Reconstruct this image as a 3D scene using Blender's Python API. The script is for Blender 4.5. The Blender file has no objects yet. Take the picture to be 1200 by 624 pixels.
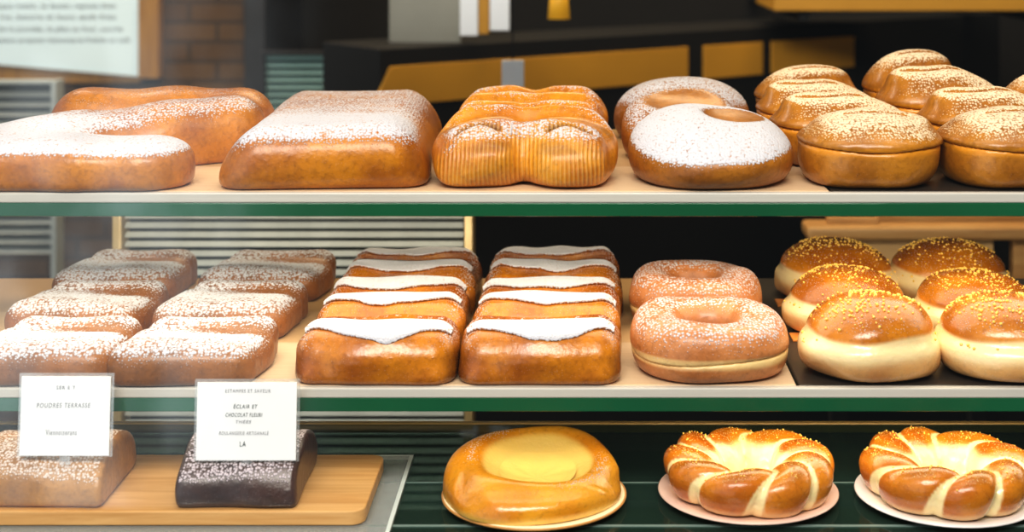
import bpy, math, random
import numpy as np

random.seed(7)
C = bpy.context.scene.collection
SC = bpy.context.scene

# ------------------------------------------------------------------ layout
F = 1770.0            # focal length in pixels of a 1200 px wide frame
DC = 1.18             # camera distance from the front edge of the shelves
CZ = 1.36             # camera height
VX, VY = 680.0, -87.0 # principal point
T1, T2, T3 = CZ - .2087, CZ - .3613, CZ - .4600   # top of trays / of bottom deck
XL, XR = -.66, .60    # inner ends of the case
DEPTH = .372


def bx(px, Y): return (px - VX) * (DC + Y) / F
def bz(py, Y): return CZ - (py - VY) * (DC + Y) / F


# ------------------------------------------------------------------ object helpers
def meta(o, label, cat, group=None, kind=None):
    if label: o['label'] = label
    if cat: o['category'] = cat
    if group: o['group'] = group
    if kind: o['kind'] = kind
    return o


def thing(name, label, cat, loc, rz=0.0, group=None):
    o = bpy.data.objects.new(name, None)
    o.empty_display_size = .02
    C.objects.link(o)
    o.location = loc
    o.rotation_euler = (0, 0, rz)
    return meta(o, label, cat, group)


def link(name, me, mat, parent=None, loc=(0, 0, 0), rz=0.0):
    o = bpy.data.objects.new(name, me)
    C.objects.link(o)
    o.location = loc
    o.rotation_euler = (0, 0, rz)
    if mat is not None and not me.materials:
        me.materials.append(mat)
    if parent is not None:
        o.parent = parent
    return o


def to_mesh(name, V, faces, attrs=None, smooth=True):
    me = bpy.data.meshes.new(name)
    V = np.asarray(V, dtype=np.float64)
    if isinstance(faces, np.ndarray):
        n = len(faces)
        me.vertices.add(len(V))
        me.vertices.foreach_set('co', V.astype(np.float32).ravel())
        me.loops.add(n * 4)
        me.loops.foreach_set('vertex_index', faces.astype(np.int32).ravel())
        me.polygons.add(n)
        me.polygons.foreach_set('loop_start', np.arange(0, n * 4, 4, dtype=np.int32))
        me.polygons.foreach_set('loop_total', np.full(n, 4, dtype=np.int32))
        me.update(calc_edges=True)
        me.validate()
    else:
        me.from_pydata([tuple(v) for v in V], [], faces)
        me.update()
    if attrs:
        for k, a in attrs.items():
            at = me.attributes.new(k, 'FLOAT', 'POINT')
            at.data.foreach_set('value', np.asarray(a, dtype=np.float32).ravel())
    me.polygons.foreach_set('use_smooth', [smooth] * len(me.polygons))
    me.update()
    return me


class MB:
    """collects simple solids into one mesh"""
    def __init__(s): s.v = []; s.f = []

    def box(s, x0, x1, y0, y1, z0, z1):
        b = len(s.v)
        for z in (z0, z1):
            s.v += [(x0, y0, z), (x1, y0, z), (x1, y1, z), (x0, y1, z)]
        for q in ((0, 3, 2, 1), (4, 5, 6, 7), (0, 1, 5, 4), (1, 2, 6, 5), (2, 3, 7, 6), (3, 0, 4, 7)):
            s.f.append(tuple(b + i for i in q))
        return s

    def prism(s, pts, z0, z1):
        b = len(s.v); n = len(pts)
        s.v += [(x, y, z0) for x, y in pts] + [(x, y, z1) for x, y in pts]
        s.f.append(tuple(b + i for i in reversed(range(n))))
        s.f.append(tuple(b + n + i for i in range(n)))
        for i in range(n):
            j = (i + 1) % n
            s.f.append((b + i, b + j, b + n + j, b + n + i))
        return s

    def quad_prism(s, pts, d):
        """pts in XZ plane at y=0, thickness d backwards"""
        b = len(s.v); n = len(pts)
        s.v += [(x, 0, z) for x, z in pts] + [(x, d, z) for x, z in pts]
        s.f.append(tuple(b + i for i in range(n)))
        s.f.append(tuple(b + n + i for i in reversed(range(n))))
        for i in range(n):
            j = (i + 1) % n
            s.f.append((b + j, b + i, b + n + i, b + n + j))
        return s

    def slat(s, x0, x1, y, z, d, t, ang):
        """tilted blade along x"""
        b = len(s.v)
        ca, sa = math.cos(ang), math.sin(ang)
        for x in (x0, x1):
            for (u, w) in ((-d, -t), (d, -t), (d, t), (-d, t)):
                s.v.append((x, y + u * ca - w * sa, z + u * sa + w * ca))
        for q in ((0, 1, 2, 3), (7, 6, 5, 4), (0, 4, 5, 1), (1, 5, 6, 2), (2, 6, 7, 3), (3, 7, 4, 0)):
            s.f.append(tuple(b + i for i in q))
        return s

    def mesh(s, name, bevel=0.0, seg=2, smooth=False):
        import bmesh
        me = bpy.data.meshes.new(name)
        me.from_pydata(s.v, [], s.f)
        bm = bmesh.new(); bm.from_mesh(me)
        bmesh.ops.recalc_face_normals(bm, faces=bm.faces[:])
        if bevel:
            bmesh.ops.bevel(bm, geom=bm.edges[:], offset=bevel, segments=seg, affect='EDGES', profile=.5)
        for f in bm.faces: f.smooth = smooth
        bm.to_mesh(me); bm.free()
        me.update()
        return me


def lathe(name, prof, n=72):
    V = []; Fc = []
    m = len(prof)
    for i in range(n):
        a = 2 * math.pi * i / n
        for r, z in prof: V.append((r * math.cos(a), r * math.sin(a), z))
    for i in range(n):
        j = (i + 1) % n
        for k in range(m - 1):
            Fc.append((i * m + k, j * m + k, j * m + k + 1, i * m + k + 1))
    import bmesh
    me = bpy.data.meshes.new(name); me.from_pydata(V, [], Fc)
    bm = bmesh.new(); bm.from_mesh(me)
    bmesh.ops.remove_doubles(bm, verts=bm.verts[:], dist=1e-6)
    bmesh.ops.recalc_face_normals(bm, faces=bm.faces[:])
    for f in bm.faces: f.smooth = True
    bm.to_mesh(me); bm.free()
    return me


# ------------------------------------------------------------------ implicit surfaces
def smin(a, b, k):
    h = np.maximum(k - np.abs(a - b), 0) / k
    return np.minimum(a, b) - h * h * k * .25
def smax(a, b, k): return -smin(-a, -b, k)
def sstep(a, b, x):
    t = np.clip((x - a) / (b - a), 0, 1)
    return t * t * (3 - 2 * t)
def rbox(x, y, z, c, hf, r):
    qx = np.abs(x - c[0]) - (hf[0] - r); qy = np.abs(y - c[1]) - (hf[1] - r); qz = np.abs(z - c[2]) - (hf[2] - r)
    return np.sqrt(np.maximum(qx, 0) ** 2 + np.maximum(qy, 0) ** 2 + np.maximum(qz, 0) ** 2) + np.minimum(np.maximum(qx, np.maximum(qy, qz)), 0) - r
def sell(x, y, z, c, a, p=(2, 2, 2)):
    s = np.abs((x - c[0]) / a[0]) ** p[0] + np.abs((y - c[1]) / a[1]) ** p[1] + np.abs((z - c[2]) / a[2]) ** p[2]
    return (np.maximum(s, 1e-9) ** (1.0 / max(p)) - 1) * min(a)
def wob(seed, amp, fr):
    r = np.random.RandomState(seed)
    K = r.normal(size=(5, 3)) * fr; ph = r.uniform(0, 6.28, 5)
    def g(x, y, z):
        s = 0
        for k in range(5): s = s + np.sin(K[k, 0] * x + K[k, 1] * y + K[k, 2] * z + ph[k])
        return s * amp / 2.2
    return g


def nets(f, lo, hi, h):
    ax = [np.arange(lo[i], hi[i] + h, h) for i in range(3)]
    X, Y, Z = np.meshgrid(*ax, indexing='ij')
    G = f(X, Y, Z)
    S = G < 0
    n = [len(a) - 1 for a in ax]
    cnt = np.zeros(n, int)
    off = [(i, j, k) for i in (0, 1) for j in (0, 1) for k in (0, 1)]
    sl = lambda A, o: A[o[0]:o[0] + n[0], o[1]:o[1] + n[1], o[2]:o[2] + n[2]]
    for o in off: cnt += sl(S, o)
    act = (cnt > 0) & (cnt < 8)
    I = np.argwhere(act)
    idx = -np.ones(n, int); idx[act] = np.arange(len(I))
    pos = np.zeros((len(I), 3)); w = np.zeros(len(I))
    for a in off:
        for d in range(3):
            if a[d] == 1: continue
            b = list(a); b[d] = 1
            fa = G[I[:, 0] + a[0], I[:, 1] + a[1], I[:, 2] + a[2]]
            fb = G[I[:, 0] + b[0], I[:, 1] + b[1], I[:, 2] + b[2]]
            cr = (fa < 0) != (fb < 0)
            t = np.where(cr, fa / np.where(cr, fa - fb, 1), 0)
            p = np.tile(np.array(a, float), (len(I), 1)); p[:, d] = t
            pos[cr] += p[cr]; w[cr] += 1
    V = (I + pos / w[:, None]) * h + np.array(lo)
    Q = []
    for d in range(3):
        e1, e2 = [(1, 2), (2, 0), (0, 1)][d]
        A = S
        sa = [slice(1, -1)] * 3; sa[d] = slice(0, -1)
        sb = [slice(1, -1)] * 3; sb[d] = slice(1, None)
        s0 = A[tuple(sa)]; s1 = A[tuple(sb)]
        E = np.argwhere(s0 != s1)
        if not len(E): continue
        base = E.copy(); base[:, e1] += 1; base[:, e2] += 1
        flip = s0[tuple(E.T)]
        def cell(o1, o2):
            q = base.copy(); q[:, e1] += o1; q[:, e2] += o2
            return idx[tuple(q.T)]
        q = np.stack([cell(-1, -1), cell(0, -1), cell(0, 0), cell(-1, 0)], 1)
        q[~flip] = q[~flip][:, ::-1]
        Q.append(q)
    Q = np.concatenate(Q)
    return V, Q


def grad(f, V, e=2e-4):
    x, y, z = V.T
    g = np.stack([f(x + e, y, z) - f(x - e, y, z), f(x, y + e, z) - f(x, y - e, z), f(x, y, z + e) - f(x, y, z - e)], 1) / (2 * e)
    return g


def blob(name, f, lo, hi, h, attr=None, proj=2):
    """mesh of f<0 with the flat underside at z=0; attr(x,y,z,N) -> dict of per-point values"""
    ff = lambda x, y, z: smax(f(x, y, z), -z, .005)
    V, Q = nets(ff, (lo[0], lo[1], -.006), hi, h)
    for _ in range(proj):
        g = grad(ff, V); d = ff(*V.T)
        gl = np.maximum((g * g).sum(1), .05)
        V = V - np.clip(d / gl, -h, h)[:, None] * g * .8
    N = grad(ff, V, 6e-4); N /= np.maximum(np.linalg.norm(N, axis=1), 1e-6)[:, None]
    V[:, 2] -= V[:, 2].min()
    A = dict(sugar=np.zeros(len(V)), pale=np.zeros(len(V)), dark=np.zeros(len(V)), stripe=np.zeros(len(V)))
    if attr:
        A.update(attr(V[:, 0], V[:, 1], V[:, 2], N))
    return to_mesh(name, V, Q, A)


# ------------------------------------------------------------------ materials
class NT:
    def __init__(s, name):
        s.m = bpy.data.materials.new(name); s.m.use_nodes = True
        s.t = s.m.node_tree; s.t.nodes.clear()
        s.out = s.t.nodes.new('ShaderNodeOutputMaterial')
    def n(s, typ, **kw):
        nd = s.t.nodes.new(typ)
        for k, v in kw.items():
            if k.startswith('i_'):
                key = k[2:]
                key = int(key) if key.isdigit() else key.replace('_', ' ')
                s.set(nd.inputs[key], v)
            else: setattr(nd, k, v)
        return nd
    def set(s, sock, v):
        if hasattr(v, 'is_output') or isinstance(v, bpy.types.NodeSocket): s.t.links.new(v, sock)
        else: sock.default_value = v
    def math(s, op, a, b=None, clamp=False):
        nd = s.t.nodes.new('ShaderNodeMath'); nd.operation = op; nd.use_clamp = clamp
        s.set(nd.inputs[0], a)
        if b is not None: s.set(nd.inputs[1], b)
        return nd.outputs[0]
    def mix(s, fac, a, b, mode='MIX'):
        nd = s.t.nodes.new('ShaderNodeMix'); nd.data_type = 'RGBA'; nd.blend_type = mode
        s.set(nd.inputs[0], fac); s.set(nd.inputs[6], a); s.set(nd.inputs[7], b)
        return nd.outputs[2]
    def rng(s, v, a, b, c=0., d=1.):
        nd = s.t.nodes.new('ShaderNodeMapRange'); nd.interpolation_type = 'SMOOTHSTEP'
        s.set(nd.inputs[0], v)
        for i, q in enumerate((a, b, c, d)): s.set(nd.inputs[i + 1], q)
        return nd.outputs[0]
    def attr(s, nm): return s.n('ShaderNodeAttribute', attribute_name=nm).outputs['Fac']


def rgb(r, g, b):
    f = lambda c: (c / 255 / 12.92) if c / 255 <= .04045 else ((c / 255 + .055) / 1.055) ** 2.4
    return (f(r), f(g), f(b), 1)


def crust(name, lo, hi, pale=rgb(246, 222, 170), sugar=rgb(216, 219, 228), rough=.36, coat=.35, grain=470., stripes=False, dark=rgb(58, 24, 8), sss=0.0, floor=.085, mott=1.):
    lo = (lo[0] * .96, lo[1] * 1.18, lo[2], 1); hi = (hi[0] * .96, hi[1] * 1.16, hi[2], 1)
    t = NT(name)
    co = t.n('ShaderNodeTexCoord').outputs['Object']
    n1 = t.n('ShaderNodeTexNoise', i_Vector=co, i_Scale=22., i_Detail=4.).outputs['Fac']
    n2 = t.n('ShaderNodeTexNoise', i_Vector=co, i_Scale=260., i_Detail=3.).outputs['Fac']
    base = t.mix(t.rng(n1, .3, .7), lo, hi)
    n4 = t.n('ShaderNodeTexNoise', i_Vector=co, i_Scale=170., i_Detail=5.).outputs['Fac']
    base = t.mix(t.math('MULTIPLY', t.rng(n4, .45, .75), .32 * mott), base, tuple(c * .5 for c in lo[:3]) + (1,))
    base = t.mix(t.math('MULTIPLY', t.rng(n4, .5, .3), .18 * mott), base, tuple(min(1, c * 1.25) for c in hi[:3]) + (1,))
    base = t.mix(t.math('MULTIPLY', t.rng(n2, .5, .75), .35), base, tuple(c * .5 for c in lo[:3]) + (1,))
    pl = t.rng(t.math('ADD', t.attr('pale'), t.math('MULTIPLY', t.math('SUBTRACT', n1, .5), .35)), .1, .9)
    base = t.mix(pl, base, pale)
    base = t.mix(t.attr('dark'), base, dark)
    hgt = t.math('ADD', t.math('MULTIPLY', n2, .5), t.math('MULTIPLY', n4, .8))
    if stripes:
        sx = t.n('ShaderNodeSeparateXYZ', i_Vector=co)
        ph = t.math('ADD', t.math('MULTIPLY', sx.outputs[0], 2 * math.pi / .0034), t.math('MULTIPLY', n1, 5.))
        wv = t.math('MULTIPLY', t.math('ADD', t.math('SINE', ph), 1.), .5)
        sm = t.attr('stripe')
        base = t.mix(t.math('MULTIPLY', t.math('MULTIPLY', t.math('POWER', wv, 2.), sm), .28), base, rgb(250, 205, 120))
        hgt = t.math('ADD', hgt, t.math('MULTIPLY', t.math('MULTIPLY', wv, sm), 1.2))
    vo = t.n('ShaderNodeTexVoronoi', i_Vector=co, i_Scale=grain, i_Randomness=.75).outputs['Distance']
    n3 = t.n('ShaderNodeTexNoise', i_Vector=co, i_Scale=60., i_Detail=3.).outputs['Fac']
    a_ = t.math('MAXIMUM', t.attr('sugar'), floor)
    sp_ = t.math('SUBTRACT', .4, t.math('MULTIPLY', vo, 1.6))
    sv = t.math('ADD', t.math('ADD', a_, t.math('MULTIPLY', sp_, .8)), t.math('MULTIPLY', t.math('SUBTRACT', n3, .5), .3))
    sv = t.math('MINIMUM', sv, t.math('MULTIPLY', a_, 3.))
    m = t.rng(sv, .14, .72)
    col = t.mix(t.math('MULTIPLY', m, .93), base, sugar)
    hgt = t.math('ADD', hgt, t.math('MULTIPLY', m, t.math('SUBTRACT', 1.3, vo)))
    bp = t.n('ShaderNodeBump', i_Strength=.55, i_Distance=.0012, i_Height=hgt)
    p = t.n('ShaderNodeBsdfPrincipled', i_Base_Color=col, i_Normal=bp.outputs[0])
    t.set(p.inputs['Roughness'], t.math('ADD', t.math('MULTIPLY', m, .55), rough, True))
    t.set(p.inputs['Coat Weight'], t.math('MULTIPLY', t.math('SUBTRACT', 1., m), coat))
    p.inputs['Coat Roughness'].default_value = .22
    if sss:
        p.inputs['Subsurface Weight'].default_value = sss
        p.inputs['Subsurface Radius'].default_value = (.012, .006, .002)
        p.inputs['Subsurface Scale'].default_value = 1.
    t.t.links.new(p.outputs[0], t.out.inputs[0])
    return t.m


def plain(name, col, rough=.5, metal=0., noise=.0, nscale=20., stretch=None, coat=0., emit=None, es=1., bump=0.):
    t = NT(name)
    c = col
    p = t.n('ShaderNodeBsdfPrincipled', i_Roughness=rough, i_Metallic=metal)
    if noise or bump:
        co = t.n('ShaderNodeTexCoord').outputs['Object']
        if stretch:
            mp = t.n('ShaderNodeMapping', i_Vector=co); mp.inputs['Scale'].default_value = stretch; co = mp.outputs[0]
        nz = t.n('ShaderNodeTexNoise', i_Vector=co, i_Scale=nscale, i_Detail=5.).outputs['Fac']
        c = t.mix(t.rng(nz, .3, .7), tuple(v * (1 - noise) for v in col[:3]) + (1,), tuple(min(1, v * (1 + noise)) for v in col[:3]) + (1,))
        if bump:
            b = t.n('ShaderNodeBump', i_Strength=bump, i_Distance=.002, i_Height=nz)
            t.set(p.inputs['Normal'], b.outputs[0])
    t.set(p.inputs['Base Color'], c)
    p.inputs['Coat Weight'].default_value = coat
    if emit:
        p.inputs['Emission Color'].default_value = emit; p.inputs['Emission Strength'].default_value = es
    t.t.links.new(p.outputs[0], t.out.inputs[0])
    return t.m


def wood(name, a, b, scale=9., stretch=(1, 14, 14), rough=.42):
    t = NT(name)
    co = t.n('ShaderNodeTexCoord').outputs['Object']
    mp = t.n('ShaderNodeMapping', i_Vector=co); mp.inputs['Scale'].default_value = stretch
    nz = t.n('ShaderNodeTexNoise', i_Vector=mp.outputs[0], i_Scale=scale, i_Detail=6., i_Distortion=.6).outputs['Fac']
    c = t.mix(t.rng(nz, .3, .72), a, b)
    p = t.n('ShaderNodeBsdfPrincipled', i_Base_Color=c, i_Roughness=rough)
    t.t.links.new(p.outputs[0], t.out.inputs[0])
    return t.m


def glassy(name, fac, tint=(1, 1, 1, 1), milk=0.0, rough=0.0, mcol=(.8, .85, .85, 1)):
    """thin pane: transparent with a little mirror and an optional milky part"""
    t = NT(name)
    tr = t.n('ShaderNodeBsdfTransparent', i_Color=tint)
    gl = t.n('ShaderNodeBsdfGlossy', i_Roughness=rough)
    mx = t.n('ShaderNodeMixShader', i_0=fac)
    t.t.links.new(tr.outputs[0], mx.inputs[1]); t.t.links.new(gl.outputs[0], mx.inputs[2])
    last = mx.outputs[0]
    if milk:
        df = t.n('ShaderNodeBsdfDiffuse'); df.inputs[0].default_value = mcol
        m2 = t.n('ShaderNodeMixShader', i_0=milk)
        t.t.links.new(last, m2.inputs[1]); t.t.links.new(df.outputs[0], m2.inputs[2]); last = m2.outputs[0]
    t.t.links.new(last, t.out.inputs[0])
    return t.m


def brick_mat():
    t = NT('brick')
    co = t.n('ShaderNodeTexCoord').outputs['Object']
    mp = t.n('ShaderNodeMapping', i_Vector=co); mp.inputs['Rotation'].default_value = (math.pi / 2, 0, 0)
    b = t.n('ShaderNodeTexBrick', i_Vector=mp.outputs[0], i_Scale=1., i_Color1=rgb(98, 70, 32), i_Color2=rgb(78, 54, 24), i_Mortar=rgb(56, 42, 22))
    b.inputs['Brick Width'].default_value = .125; b.inputs['Row Height'].default_value = .044; b.inputs['Mortar Size'].default_value = .005
    nz = t.n('ShaderNodeTexNoise', i_Vector=co, i_Scale=40., i_Detail=5.).outputs['Fac']
    c = t.mix(t.math('MULTIPLY', nz, .6), b.outputs['Color'], rgb(70, 44, 26))
    p = t.n('ShaderNodeBsdfPrincipled', i_Base_Color=c, i_Roughness=.9)
    bp = t.n('ShaderNodeBump', i_Strength=.6, i_Distance=.005, i_Height=b.outputs['Fac']); bp.invert = True
    t.t.links.new(bp.outputs[0], p.inputs['Normal'])
    t.t.links.new(p.outputs[0], t.out.inputs[0])
    return t.m


def tray_mat():
    """pale board tray in three bands across its depth"""
    t = NT('tray_board')
    co = t.n('ShaderNodeTexCoord').outputs['Object']
    sx = t.n('ShaderNodeSeparateXYZ', i_Vector=co)
    a = t.rng(sx.outputs[1], .118, .124); b2 = t.rng(sx.outputs[1], .222, .228)
    c = t.mix(a, rgb(222, 196, 162), rgb(206, 172, 126)); c = t.mix(b2, c, rgb(188, 150, 98))
    mp = t.n('ShaderNodeMapping', i_Vector=co); mp.inputs['Scale'].default_value = (3, 60, 60)
    nz = t.n('ShaderNodeTexNoise', i_Vector=mp.outputs[0], i_Scale=6., i_Detail=5.).outputs['Fac']
    c = t.mix(t.math('MULTIPLY', t.rng(nz, .4, .7), .22), c, rgb(196, 160, 110))
    p = t.n('ShaderNodeBsdfPrincipled', i_Base_Color=c, i_Roughness=.4)
    t.t.links.new(p.outputs[0], t.out.inputs[0])
    return t.m


M = dict(
    loaf=crust('golden_crust', rgb(166, 84, 6), rgb(206, 120, 14), coat=.25, sugar=rgb(212, 217, 228)),
    scored=crust('scored_crust', rgb(190, 98, 12), rgb(226, 140, 30), stripes=True, coat=.3),
    bun=crust('bun_crust', rgb(146, 78, 18), rgb(186, 110, 32), rough=.42, coat=.2, sugar=rgb(210, 214, 224)),
    roll=crust('roll_crust', rgb(160, 88, 20), rgb(196, 120, 34), pale=rgb(228, 150, 36), sugar=rgb(246, 228, 196), rough=.34),
    mini=crust('small_loaf_crust', rgb(126, 68, 20), rgb(166, 94, 32), rough=.45, grain=430.),
    past=crust('pastry_crust', rgb(166, 80, 12), rgb(216, 124, 22), rough=.26, coat=.5),
    flap=crust('sugared_flap', rgb(186, 100, 36), rgb(206, 124, 50), rough=.4),
    nut=crust('doughnut_crust', rgb(186, 104, 58), rgb(212, 128, 80), pale=rgb(250, 216, 150), rough=.42, grain=400.),
    ses=crust('glazed_bun_crust', rgb(180, 92, 12), rgb(222, 130, 28), mott=.4, pale=rgb(252, 226, 172), rough=.24, coat=.55, sss=.08),
    wre=crust('wreath_crust', rgb(190, 92, 14), rgb(222, 128, 28), mott=.5, pale=rgb(252, 228, 170), rough=.24, coat=.55, sugar=rgb(255, 226, 150), sss=.08),
    cus=crust('custard_bun_crust', rgb(220, 126, 22), rgb(240, 156, 44), mott=.3, pale=rgb(250, 212, 118), rough=.22, coat=.6, sss=.08),
    custard=plain('custard', rgb(246, 202, 104), .28, noise=.08, nscale=40., coat=.4, bump=.1),
    log=crust('caramel_log', rgb(150, 90, 36), rgb(186, 120, 56), rough=.42, sugar=rgb(240, 226, 218)),
    dlog=crust('chocolate_log', rgb(50, 24, 20), rgb(70, 36, 28), rough=.35, sugar=rgb(226, 214, 222)),
    pearl=plain('sugar_pearl', rgb(250, 206, 96), .25, coat=.6),
    tray=tray_mat(),
    dtray=plain('dark_tray', rgb(52, 46, 40), .35, noise=.2, nscale=30., stretch=(1, 20, 20)),
    lip=plain('white_lip', rgb(206, 202, 192), .35, noise=.04, nscale=8., stretch=(1, 40, 40)),
    green=plain('green_glass_edge', rgb(24, 92, 58), .12, coat=.5, noise=.15, nscale=4.),
    deck=glassy('smoked_deck_glass', .10, tint=(.5, .6, .55, 1), rough=.02, milk=.26, mcol=rgb(62, 90, 80)),
    seam=plain('seam', rgb(120, 140, 136), .3),
    rail=plain('brass_rail', rgb(250, 204, 120), .3),
    steel=plain('post_steel', rgb(120, 122, 120), .35, metal=.8, noise=.05),
    cabinet=plain('cabinet_paint', rgb(40, 48, 44), .5, noise=.1),
    board=wood('maple_board', rgb(224, 178, 118), rgb(204, 152, 90)),
    acr=glassy('acrylic', .12, milk=.22, rough=.05),
    acredge=plain('acrylic_edge', rgb(226, 236, 234), .2, coat=.4),
    pane=glassy('front_pane', .095),
    holder=glassy('card_holder_acrylic', .1, milk=.12),
    paper=plain('card_paper', rgb(250, 252, 253), .7),
    ink=plain('grey_ink', rgb(150, 152, 158), .8),
    ink2=plain('dark_ink', rgb(92, 100, 104), .8),
    sheet=plain('poster_sheet', rgb(214, 232, 236), .6),
    frame=wood('oak_frame', rgb(158, 112, 30), rgb(134, 90, 20), stretch=(14, 14, 1)),
    brick=brick_mat(),
    darkwall=plain('dark_wall', rgb(15, 11, 7), .9, noise=.25, nscale=3.),
    floor=plain('floor_tile', rgb(70, 60, 50), .5, noise=.2, nscale=4.),
    pillar=plain('pillar_paint', rgb(30, 26, 24), .5, noise=.1),
    teal=plain('teal_slat', rgb(120, 150, 146), .4, noise=.06),
    alu=plain('slat_paint', rgb(176, 178, 168), .35, metal=.2, noise=.12, nscale=6., stretch=(3, 1, 1)),
    slatback=plain('blind_backing', rgb(44, 48, 42), .7),
    gold=plain('gold_post', rgb(186, 160, 110), .35, metal=.4),
    ochre=plain('ochre_panel', rgb(206, 150, 48), .5, noise=.12, nscale=3.),
    dark=plain('dark_frame', rgb(13, 10, 7), .7),
    grey=plain('grey_reflection', rgb(150, 148, 136), .6, noise=.1, nscale=5.),
    counter=wood('counter_wood', rgb(206, 160, 100), rgb(184, 134, 76), stretch=(1, 10, 10)),
    carton=plain('carton', rgb(206, 168, 112), .7, noise=.06),
    shade=plain('lamp_shade_ochre', rgb(214, 160, 40), .5, emit=rgb(220, 160, 40), es=.35),
    pbrown=plain('gold_paper_plate', rgb(206, 148, 84), .35, noise=.06),
    pwhite=plain('white_plate', rgb(244, 236, 234), .25, coat=.4),
    ppink=plain('pink_plate', rgb(240, 206, 190), .25, coat=.4),
    cream=plain('cream', rgb(252, 236, 196), .5),
)

# ------------------------------------------------------------------ setting
def struct(name, me, mat, loc=(0, 0, 0)):
    o = link(name, me, mat, None, loc); o['kind'] = 'structure'; return o

struct('floor', MB().box(-3.2, 3.2, -2.5, 2.75, -.05, 0).mesh('floor'), M['floor'])
struct('wall_back', MB().box(-.77, 3.2, 2.6, 2.75, 0, 2.8).mesh('wall_back'), M['darkwall'])
struct('wall_left', MB().box(-3.2, bx(287, 2.2), 2.2, 2.34, 0, 2.8).mesh('wall_left'), M['brick'])
struct('trim_1', MB().box(bx(286, 2.16), bx(311, 2.16), 2.16, 2.66, 0, 2.8).mesh('pillar', .004), M['pillar'])

# ------------------------------------------------------------------ display case
case = thing('display_case', 'bakery display case with dark glossy deck and clear front glass', 'display case', (0, 0, 0))
link('base_cabinet', MB().box(XL - .03, XR + .03, -.082, DEPTH + .04, .0, .62).mesh('base_cabinet', .004), M['cabinet'], case)
link('front_apron', MB().box(XL - .03, XR + .03, -.082, -.074, .62, T3 - .012).mesh('front_apron', .002), M['cabinet'], case)
link('deck', MB().box(XL - .03, XR + .03, -.072, .212, T3 - .008, T3).mesh('deck'), M['deck'], case)
link('back_rail', MB().box(XL - .03, XR + .03, .212, .219, T3 - .008, T3 + .0012).mesh('rail', .001), M['rail'], case)
for Y, w in ((-.0232, .0040), (.0667, .0020)):
    link('deck_seam', MB().box(XL, XR, Y - w / 2, Y + w / 2, T3 - .001, T3 + .0003).mesh('seam'), M['seam'], case)
for x in (XL - .012, XR + .012):
    for y in (-.062, DEPTH + .028):
        link('post', MB().box(x - .012, x + .012, y - .01, y + .01, .62, 1.585).mesh('post', .002), M['steel'], case)
link('top_panel', MB().box(XL - .03, XR + .03, -.082, DEPTH + .04, 1.585, 1.61).mesh('top', .003), M['cabinet'], case)
g = link('front_glass', MB().box(XL - .03, XR + .03, -.0785, -.0755, T3 - .02, 1.585).mesh('glass'), M['pane'], case)
# plain single-sheet pane for a clean mirror image
g.data.clear_geometry()
g.data.from_pydata([(XL - .03, -.077, T3 - .012), (XR + .03, -.077, T3 - .012), (XR + .03, -.077, 1.585), (XL - .03, -.077, 1.585)], [], [(0, 1, 2, 3)])
g['label'] = 'clear front glass pane with faint daylight reflections'

def glass_shelf(T, label):
    s = thing('glass_shelf', label, 'shelf', (0, 0, T), 0, 'glass shelves of the display case')
    link('glass_pane', MB().box(XL, XR, 0, DEPTH, -.0187, -.008).mesh('pane', .0008), M['green'], s)
    link('front_lip', MB().box(XL, XR, .0, .007, -.008, -.0002).mesh('lip', .001), M['lip'], s)
    return s
glass_shelf(T1, 'upper glass shelf with green edge, holding the large sugared loaves and buns')
glass_shelf(T2, 'lower glass shelf with green edge, holding small loaves, doughnuts and glazed buns')

def tray(T, x0, x1, mat, label, nm, cat):
    # boards with a shallow rim at the ends
    W = x1 - x0
    mb = MB().box(0, W, 0, DEPTH - .012, -.0078, 0)
    o = link(nm, mb.mesh(nm, .001), mat, None, (x0, .0075, T))
    return meta(o, label, cat, 'baking trays on the glass shelves')
XS = .196
tray(T1, XL + .002, XS, M['tray'], 'pale wooden tray under the sugared loaves on the upper shelf', 'serving_tray', 'tray')
tray(T1, XS + .002, XR - .002, M['dtray'], 'dark tray under the split rolls at the right of the upper shelf', 'serving_tray', 'tray')
tray(T2, XL + .002, .170, M['tray'], 'pale wooden tray under the pastries and doughnuts on the lower shelf', 'serving_tray', 'tray')
tray(T2, .172, XR - .002, M['dtray'], 'dark tray under the glazed buns at the right of the lower shelf', 'serving_tray', 'tray')

# ------------------------------------------------------------------ top shelf breads
# folded loaf at far left
def bar(x, y, z, p0, p1, w0, w1, h0, h1, z0=.012, p=2.4):
    dx, dy = p1[0] - p0[0], p1[1] - p0[1]
    t = np.clip(((x - p0[0]) * dx + (y - p0[1]) * dy) / (dx * dx + dy * dy), 0, 1)
    d = np.hypot(x - p0[0] - t * dx, y - p0[1] - t * dy)
    w_ = w0 + (w1 - w0) * t; h = h0 + (h1 - h0) * t
    q = ((d / w_) ** p + (np.abs(z - z0) / (h - z0)) ** p)
    q = np.maximum(q, 1e-9) ** (1 / p)
    return (q - 1) * .036

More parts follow.
